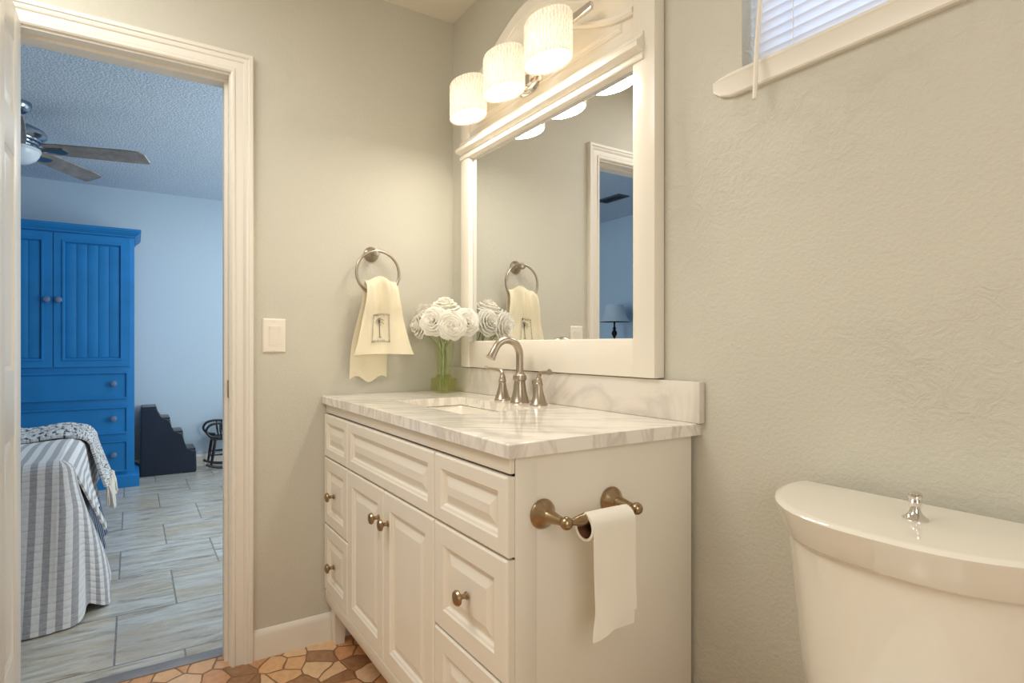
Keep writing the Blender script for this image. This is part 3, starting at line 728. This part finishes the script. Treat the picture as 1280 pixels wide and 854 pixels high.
# ------------------------------------------------------------------ window blind
BL = thing('window_blind', 'white mini blind closed over the small high window', 'window blind', ((WX0+WX1)/2, .03, WZ0))
BX0, BX1 = WX0+.005, WX1-.008
k = 0; z = WZ0+.026
while z < WZ1-.03:
    b = BM(); tl = math.radians(66)
    pr = []
    for q in range(5):
        a = (q/4-.5); pr.append((a*.025, .0018*(1-4*a*a)))
    lo = [Vector((0, .035-(p*math.cos(tl)-h*math.sin(tl)), z+p*math.sin(tl)+h*math.cos(tl))) for p, h in pr]
    rings(b, [[p+Vector((x, 0, 0)) for p in lo] for x in (BX0, BX1)], False, False, closed=False)
    obj('slat', b, 'slat', BL); z += .0212; k += 1
b = BM(); box(b, (BX0, .024, WZ0+.002), (BX1, .046, WZ0+.013), .003); obj('bottom_rail', b, 'trim', BL)
b = BM(); box(b, (BX0, .015, WZ1-.03), (BX1, .05, WZ1-.002), .002); obj('head_rail', b, 'trim', BL)
for x in (BX0+.10, (BX0+BX1)/2, BX1-.10):
    b = BM(); tube(b, [(x, .022, WZ0+.01), (x, .022, WZ1-.01)], .0009, 6); tube(b, [(x, .049, WZ0+.01), (x, .049, WZ1-.01)], .0009, 6); obj('ladder_cord', b, 'trim', BL)
b = BM(); tube(b, [(1.440, .010, WZ1-.02), (1.441, -.008, WZ1-.04), (1.4375, -.03, 1.80), (1.4325, -.036, 1.70), (1.429, -.038, 1.594)], [.003, .0045, .005, .005, .0045], 6); obj('tilt_wand', b, 'plastic', BL)

# ------------------------------------------------------------------ toilet
to = thing('toilet', 'white porcelain toilet with a bow-fronted tank against the wall', 'toilet', (1.765, -.2, 0))
def bow(hw, dep, back, z, r=.03, n=28, cx=1.765, p=2.6):
    """D-shaped outline: straight back, bowed front (superellipse)"""
    pts = []
    for k in range(n+1):
        a = PI*k/n; c_, s_ = math.cos(a), math.sin(a)
        pts.append(Vector((cx-hw*math.copysign(abs(c_)**(2/p), c_), back-dep*(abs(s_)**(2/p)*.62+.38*s_*s_*1.0), z)))
    out = [Vector((cx+hw, back+.0, z))] if False else []
    return pts+[Vector((cx+hw*.985, back+.012, z)), Vector((cx, back+.012, z)), Vector((cx-hw*.985, back+.012, z))]
YB = -.045
b = BM(); rings(b, [bow(.205, .195, YB, z_, cx=1.765) if False else bow(hw_, dp_, YB, z_) for z_, hw_, dp_ in ((.40, .180, .155), (.415, .190, .165), (.55, .208, .178), (.70, .222, .190), (.768, .229, .196))]); obj('tank', b, 'porcelain', to, smooth=60)
b = BM(); rings(b, [bow(hw_, dp_, YB, z_) for z_, hw_, dp_ in ((.764, .228, .198), (.7645, .234, .206), (.768, .236, .209), (.79, .2385, .216), (.81, .2445, .227), (.816, .2455, .229), (.8195, .243, .226), (.821, .234, .216), (.8215, .12, .11))]); obj('tank_lid', b, 'porcelain', to, smooth=50)
b = BM(); lathe(b, [(.0, 0), (.0165, 0), (.017, .002), (.013, .005), (.0085, .010), (.0065, .015), (.0062, .018), (.0095, .022), (.0105, .027), (.0085, .031), (.0092, .034), (.0088, .039), (.005, .042), (.0, .0425)], (1.765, -.140, .8214)); obj('flush_knob', b, 'chrome', to)
def egg(hw, y0, y1, z, n=32):
    out = []
    for k in range(n):
        a = 2*PI*k/n; yy = math.cos(a); out.append(Vector((1.765+hw*math.sin(a)*(1-.12*(-yy) if yy < 0 else 1), (y0+y1)/2+yy*(y0-y1)/2, z)))
    return out
b = BM(); rings(b, [egg(.11, -.14, -.60, 0), egg(.105, -.14, -.58, .05), egg(.10, -.12, -.56, .15), egg(.15, -.08, -.66, .30), egg(.18, -.07, -.715, .37), egg(.182, -.07, -.72, .398)]); obj('bowl', b, 'porcelain', to, smooth=60)
b = BM(); rings(b, [egg(.180, -.26, -.715, .4), egg(.186, -.26, -.725, .406), egg(.186, -.26, -.725, .425), egg(.175, -.265, -.71, .435)]); obj('seat_lid', b, 'porcelain', to, smooth=50)

# ------------------------------------------------------------------ bedroom: armoire
AX, AY0, AY1 = -3.2, -2.10, -1.105           # front plane, left and right
arm = thing('armoire', 'tall blue painted armoire against the far bedroom wall', 'armoire', (-3.42, -1.6, 0))
b = BM(); box(b, (-3.66, AY0, .08), (AX, AY1, 1.93), .004); obj('body', b, 'armoire', arm)
b = BM(); rings(b, [[Vector((-3.68, AY0-e_, z)), Vector((AX+e_, AY0-e_, z)), Vector((AX+e_, AY1+e_, z)), Vector((-3.68, AY1+e_, z))] for z, e_ in ((0, .032), (.085, .032), (.095, .022), (.10, .008), (.104, .0))]); obj('plinth', b, 'armoire', arm, smooth=20)
b = BM(); rings(b, [[Vector((-3.68, AY0-e_, z)), Vector((AX+e_, AY0-e_, z)), Vector((AX+e_, AY1+e_, z)), Vector((-3.68, AY1+e_, z))] for z, e_ in ((1.918, .0), (1.92, .008), (1.93, .010), (1.938, .020), (1.950, .034), (1.958, .038), (1.962, .044), (1.976, .044), (1.98, .04))]); obj('crown', b, 'armoire', arm, smooth=20)
def aknob(y, z, parent):
    b = BM(); lathe(b, [(.010, 0), (.009, .010), (.012, .015), (.021, .021), (.023, .029), (.018, .037), (.006, .041)], (AX+.016, y, z), (1, 0, 0), 20); obj('knob', b, 'knob_blue', parent)
for y0, y1, ky in ((-1.599, -1.131, -1.568), (-2.071, -1.603, -1.634)):
    b = BM(); w, h = y1-y0, 1.910-.925
    panel(b, (AX, y0, .925), (0, 1, 0), (0, 0, 1), (1, 0, 0), w, h, [(0, 0), (0, .014), (.002, .016), (.050, .016), (.052, .024), (.062, .024), (.068, .012), (.070, .006)])
    for g_ in range(1, 5):      # board joints
        yy = y0+.07+(w-.14)*g_/5
    dr = obj('door', b, 'armoire', arm, smooth=15)
    nb = 5; bw = (w-.14)/nb
    b = BM()
    for g_ in range(nb): box(b, (AX+.004, y0+.07+g_*bw+.0015, .997), (AX+.0095, y0+.07+(g_+1)*bw-.0015, 1.838), .002)
    obj('bead_boards', b, 'armoire', dr)
    aknob(ky, 1.418, dr)
for z0, z1 in ((.680, .884), (.414, .620), (.122, .360)):
    b = BM(); panel(b, (AX, -2.055, z0), (0, 1, 0), (0, 0, 1), (1, 0, 0), .908, z1-z0, [(0, 0), (0, .020), (.010, .020), (.016, .010), (.02, .008), (.05, .008)])
    dw = obj('drawer', b, 'armoire', arm, smooth=15)
    for y in (-1.238, -1.966): aknob(y, (z0+z1)/2+.015, dw)

# pet stairs
ps = thing('pet_stairs', 'dark navy fabric pet stairs beside the blue armoire', 'pet stairs', (-3.62, -.87, 0))
x0, x1 = -3.78, -3.50
b = BM()
st = [(-1.075, -.965, .585), (-1.075, -.865, .475), (-1.075, -.765, .335), (-1.075, -.655, .19)]
pts = [(-1.066, 0), (-.655, 0), (-.66, .19), (-.745, .195), (-.755, .345), (-.838, .35), (-.85, .465), (-.925, .47), (-.945, .56), (-1.060, .565)]
rings(b, [[Vector((x, y, z)) for y, z in pts] for x in (x1, x0)])
bmesh.ops.bevel(b, geom=[e for e in b.edges], offset=.014, segments=3, profile=.5, affect='EDGES', clamp_overlap=True)
for v in b.verts: v.co += Vector((random.uniform(-.002, .002), random.uniform(-.002, .002), 0))
obj('stair_body', b, 'navy', ps, smooth=50)
for ya, yb, z in ((-1.054, -.949, .563), (-.940, -.852, .468), (-.846, -.757, .348), (-.75, -.662, .192)):
    b = BM(); box(b, (x0+.01, ya, z-.002), (x1-.004, yb, z+.014), .007, 3); obj('tread', b, 'navy', ps)

# child's rocking chair
rc = thing('rocking_chair', 'small black wooden rocking chair against the bedroom wall', 'rocking chair', (-3.60, -.42, 0))
ra, rb = -3.47, -3.72
b = BM(); rings(b, [[Vector((x, y, z)) for x, y in ((ra+.01, -.548), (ra+.012, -.30), (rb-.012, -.30), (rb-.01, -.548))] for z in (.262, .280)]); bmesh.ops.bevel(b, geom=b.edges[:], offset=.006, segments=2, affect='EDGES'); obj('seat', b, 'black', rc)
for x in (ra, rb):
    b = BM()
    tube(b, [(x, -.40+.22*math.sin(a)*1.0-.02, .018+.22*(1-math.cos(a))*.55) for a in [(-.85+1.85*k/16) for k in range(17)]], .011, 8); obj('rocker', b, 'black', rc)
    for y0, y1, zb in ((-.515, -.548, .04), (-.33, -.29, .03)):
        b = BM(); tube(b, [(x*.97+(ra+rb)/2*.03, y0, .265), (x, (y0+y1)/2, .15), (x, y1, zb)], [.010, .013, .009], 8); obj('leg', b, 'black', rc)
    b = BM(); tube(b, spline([(x, -.49, .285), (x, -.552, .300), (x, -.585, .345), (x, -.560, .392), (x, -.50, .408), (x, -.40, .405), (x, -.335, .43), (x, -.29, .46)], 6), .010, 8); obj('arm', b, 'black', rc)
    for y in (-.475, -.435, -.375):
        b = BM(); tube(b, [(x, y+.01, .28), (x, y, .34), (x, y-.005, .405)], [.005, .0085, .005], 8); obj('spindle', b, 'black', rc)
    b = BM(); tube(b, [(x, -.535, .135), (x, -.42, .135), (x, -.305, .135)], [.006, .010, .006], 8); obj('stretcher', b, 'black', rc)
b = BM(); tube(b, [(ra, -.54, .12), (rb, -.54, .12)], .007, 8); obj('stretcher', b, 'black', rc)
b = BM()
for q in range(6):
    x = lerp(ra-.02, rb+.02, q/5); tube(b, [(x, -.31, .275), (x, -.265, .55)], .005, 8)
tube(b, spline([(ra, -.30, .28), (ra, -.255, .50), (ra-.04, -.245, .57), ((ra+rb)/2, -.24, .60), (rb+.04, -.245, .57), (rb, -.255, .50), (rb, -.30, .28)], 6), .010, 8)
obj('backrest', b, 'black', rc)

# ------------------------------------------------------------------ bed
BXN, BXF, BYF, BYH, BZ = -.80, -1.98, -1.325, -3.10, .60
bed = thing('bed', 'single bed with its foot end facing the armoire', 'bed', (-1.39, -2.2, 0))
b = BM(); box(b, (BXF, BYH, .34), (BXN, BYF, BZ-.012), .05, 4); obj('mattress', b, 'mattress', bed)
b = BM(); box(b, (BXF+.01, BYH, .10), (BXN-.01, BYF-.01, .34), .01); obj('box_spring', b, 'bedbase', bed)
for x in (BXF+.08, BXN-.08):
    for y in (BYH+.08, BYF-.10):
        b = BM(); lathe(b, [(.02, 0), (.028, .02), (.028, .105)], (x, y, 0)); obj('leg', b, 'black', bed)
def skf(u, v):
    # foot skirt, far to near, flaring to the floor
    x = lerp(BXF-.02, BXN-.05, u); return Vector((x, BYF+.012+.060*v**1.1+.014*math.sin(u*26)*v, lerp(.40, .004, v)))
b = BM(); grid(b, skf, 60, 10, lambda u, v: (u*1.2, v*.4)); thicken(b, .002); obj('bed_skirt', b, 'skirt', bed, smooth=60)
# quilt
b = BM(); RCOR = .07
def edge_pt(p):
    """p along the rounded rim: (point, outward normal, stripe coordinate)"""
def qtop(u, v):
    x = lerp(BXF+.02, BXN-.045, u); y = lerp(BYH+.3, BYF-.045, v)
    z = BZ+.012+.006*math.sin(x*9+y*4)+.004*math.sin(y*17)
    return Vector((x, y, z))
def rim(t):   # rounding from the flat top down to vertical, t 0..1 -> (out, down)
    a = t*PI/2; return .055*math.sin(a)-.045, .055*(1-math.cos(a))
grid(b, qtop, 24, 40, lambda u, v: (lerp(BYH+.3, BYF-.045, v), lerp(BXF, BXN, u)))
def flare_near(y): return .150+.020*math.sin(y*13+1)+.014*math.sin(y*29)+.030*sm(-1.62, -1.45, y)
def near(u, v):
    y = lerp(BYH+.3, BYF-.045, u)
    if v < .2: o, dn = rim(v/.2); z = BZ+.012-dn; x = BXN+o
    else:
        t = (v-.2)/.8; z = lerp(BZ+.012-.055, .006, t); f = flare_near(y)
        x = BXN+.010+f*t**1.25+.012*math.sin(y*24+t*2)*t
    x += .006*math.sin(y*4)*0
    z += .006*math.sin((BXN-.045)*9+y*4)*(1-min(1, v*3))+.004*math.sin(y*17)*(1-min(1, v*3))
    return Vector((x, y, z))
def nearuv(u, v): return (lerp(BYH+.3, BYF-.045, u), BXN+v*.72)
grid(b, near, 60, 26, nearuv)
def rho(th, t):
    d = th/(PI*.80)
    notch = math.exp(-((d-.30)/.13)**2)
    f = lerp(flare_near(BYF-.045), .128, sm(.1, .6, d))*(1-.42*notch*t)
    f = f*(1+.10*math.sin(PI*sm(.5, 1, d)))+.03*math.sin(PI*t)*sm(.3, .6, d)
    return .055+f*t**1.15-(.035*sm(.80, 1, t)*sm(.45, .8, d))
def corner(u, v):
    th = u*PI*.80; c0 = Vector((BXN-.045, BYF-.045, 0)); n_ = Vector((math.cos(th), math.sin(th), 0))
    if v < .2:
        a = v/.2*PI/2; return c0+n_*.055*math.sin(a)+Vector((0, 0, BZ+.012-.055*(1-math.cos(a))))
    t = (v-.2)/.8; d = u
    zb = .006+.035*math.exp(-((d-.30)/.10)**2)
    return c0+n_*rho(th, t)+Vector((0, 0, lerp(BZ+.012-.055, zb, t)))
def corneruv(u, v):
    th = u*PI*.80; t = max(0, (v-.2)/.8); return (BYF-.045+(rho(th, max(t, .25)) if v > 0 else .02)*th*1.0, BXN+v*.72)
grid(b, corner, 44, 26, corneruv)
def foot(u, v):
    x = lerp(BXN-.045, BXF+.02, u); drop = .36
    if v < .2: o, dn = rim(v/.2); return Vector((x, BYF+o, BZ+.012-dn))
    t = (v-.2)/.8
    return Vector((x-.015*t, BYF+.010+(.085*math.exp(-u*2.2)+.02)*t+.008*math.sin(u*20)*t, lerp(BZ+.012-.055, .30+.02*math.sin(u*7), t)))
grid(b, foot, 30, 14, lambda u, v: (BYF-.045+v*.42, lerp(BXN, BXF, u)))
thicken(b, .008)
tag(obj('quilt', b, 'quilt', loc=(-1.39, -2.2, .3), smooth=60), 'grey and white striped quilt draped over the bed to the floor', 'quilt')
# throw blanket across the far half of the bed
TXN, TXF = -1.50, -1.97
def thr(u, v):
    x = lerp(TXN, TXF, u)
    Ltop = BYF-.045+.0
    if v < .6:
        y = lerp(-2.9, BYF-.035, v/.6); return Vector((x+.02*math.sin(y*6), y, BZ+.030+.012*math.sin(x*30+y*5)*.6+.008*math.sin(y*21)+.022*math.sin(PI*u)))
    t = (v-.6)/.4
    a = min(1, t/.25)*PI/2
    oy = .075*math.sin(a); dz = .07*(1-math.cos(a))
    if t > .25: q = (t-.25)/.75; dz = .07+q*.20; oy = .075+.055*q+.012*math.sin(u*22)*q
    return Vector((x, BYF-.035+oy, BZ+.030+.022*math.sin(PI*u)*(1-t)-dz+.006*math.sin(x*30)))
b = BM(); grid(b, thr, 30, 70, lambda u, v: (u*.47, v*1.9)); thicken(b, .012)
th = tag(obj('throw_blanket', b, 'throw', loc=(-1.73, -2.1, BZ), smooth=60), 'ivory and navy fringed throw blanket across the top of the quilt', 'blanket')
b = BM(); rg = random.Random(5)
for k in range(26):
    u = (k+.5)/26; p = thr(u, 1.0)+Vector((0, .006, 0)); Lf = rg.uniform(.09, .13)
    for q in range(3):
        dx = rg.uniform(-.008, .008); dy = rg.uniform(-.004, .010)
        tube(b, [p, p+Vector((dx, .006+dy, -.4*Lf)), p+Vector((dx*2+rg.uniform(-.006, .006), .008+dy*2, -Lf))], [.006, .005, .003], 6)
fr = obj('fringe', b, 'fringe', th, smooth=60); fr['kind'] = 'stuff'

# ------------------------------------------------------------------ ceiling fan
HX, HY = -2.0, -1.655
fan = thing('ceiling_fan', 'pewter ceiling fan with grey-brown blades in the bedroom', 'ceiling fan', (HX, HY, 2.1))
b = BM(); lathe(b, [(.0, 0), (.030, 0), (.050, .012), (.066, .030), (.070, .050), (.070, .0615)], (HX, HY, H-.062), n=36); obj('canopy', b, 'pewter', fan)
b = BM(); lathe(b, [(.012, 0), (.012, .12)], (HX, HY, 2.27)); obj('downrod', b, 'pewter', fan)
b = BM(); lathe(b, [(.02, .075), (.05, .072), (.090, .060), (.125, .042), (.138, .025), (.138, .010), (.128, .0), (.110, -.010), (.108, -.016), (.112, -.018), (.112, -.022), (.098, -.026), (.096, -.032), (.100, -.034), (.100, -.038), (.086, -.042), (.080, -.055), (.05, -.060)], (HX, HY, 2.235), n=48); obj('motor', b, 'pewter', fan, smooth=25)
b = BM(); lathe(b, [(.105, .0), (.112, -.004), (.112, -.016), (.108, -.018), (.104, -.035), (.088, -.060), (.060, -.080), (.025, -.090), (.0, -.092)], (HX, HY, 2.175), n=40); obj('light_bowl', b, 'opal', fan)
for k in range(5):
    a = math.radians(76+72*k); e1 = Vector((math.cos(a), math.sin(a), 0)); e2 = Vector((-math.sin(a), math.cos(a), 0)); o = Vector((HX, HY, 2.180))
    pit = math.radians(-13); up = Vector((0, 0, 1)); w2 = e2*math.cos(pit)+up*math.sin(pit); nn = e1.cross(w2)
    out = [(.13, -.050), (.20, -.058), (.53, -.066), (.60, -.060), (.622, -.040), (.632, .052), (.622, .064), (.53, .066), (.20, .058), (.13, .050)]
    b = BM(); rings(b, [[o+e1*r_+w2*s_+nn*h for r_, s_ in out] for h in (-.004, .004)]); bl = obj('blade', b, 'blade', fan, smooth=20)
    b = BM(); arm_ = [(.085, -.016), (.14, -.012), (.19, -.028), (.225, -.030), (.245, .0), (.225, .030), (.19, .028), (.14, .012), (.085, .016)]
    rings(b, [[o+e1*r_+w2*s_+nn*h for r_, s_ in arm_] for h in (-.012, -.0045)]); obj('blade_bracket', b, 'nickel', bl, smooth=20)
# air vent
vt = thing('air_vent', 'dark metal ceiling air vent in the bedroom, seen in the mirror', 'air vent', (-1.75, -2.57, H))
b = BM(); panel(b, (-1.90, -2.64, H), (1, 0, 0), (0, 1, 0), (0, 0, -1), .30, .14, [(0, 0), (0, .004), (.006, .010), (.018, .010), (.020, .002)]); obj('frame', b, 'vent', vt)
for k in range(6):
    y = -2.612+k*.017; b = BM(); rings(b, [[Vector((x, y+dy, H-dz)) for dy, dz in ((0, .003), (.002, .002), (.014, .010), (.012, .0115))] for x in (-1.88, -1.62)]); obj('slat', b, 'vent', vt)
# floor lamp
fl = thing('floor_lamp', 'dark iron floor lamp with a pale bell shade, seen in the mirror', 'lamp', (-2.15, -2.97, 0))
b = BM(); lathe(b, [(.0, 0), (.12, 0), (.12, .012), (.10, .02), (.03, .035), (.012, .06)], (-2.15, -2.97, 0)); obj('base', b, 'iron', fl)
b = BM(); lathe(b, [(.009, .04), (.009, 1.17), (.016, 1.18), (.026, 1.20), (.028, 1.215), (.022, 1.23), (.012, 1.245), (.018, 1.26), (.009, 1.275), (.008, 1.46), (.004, 1.50)], (-2.15, -2.97, 0), n=20); obj('pole', b, 'iron', fl)
b = BM(); lathe(b, [(.158, 1.325), (.125, 1.37), (.100, 1.43), (.088, 1.495), (.086, 1.495), (.098, 1.43), (.123, 1.37), (.156, 1.325)], (-2.15, -2.97, 0), n=36); obj('lamp_shade', b, 'lampshade', fl)
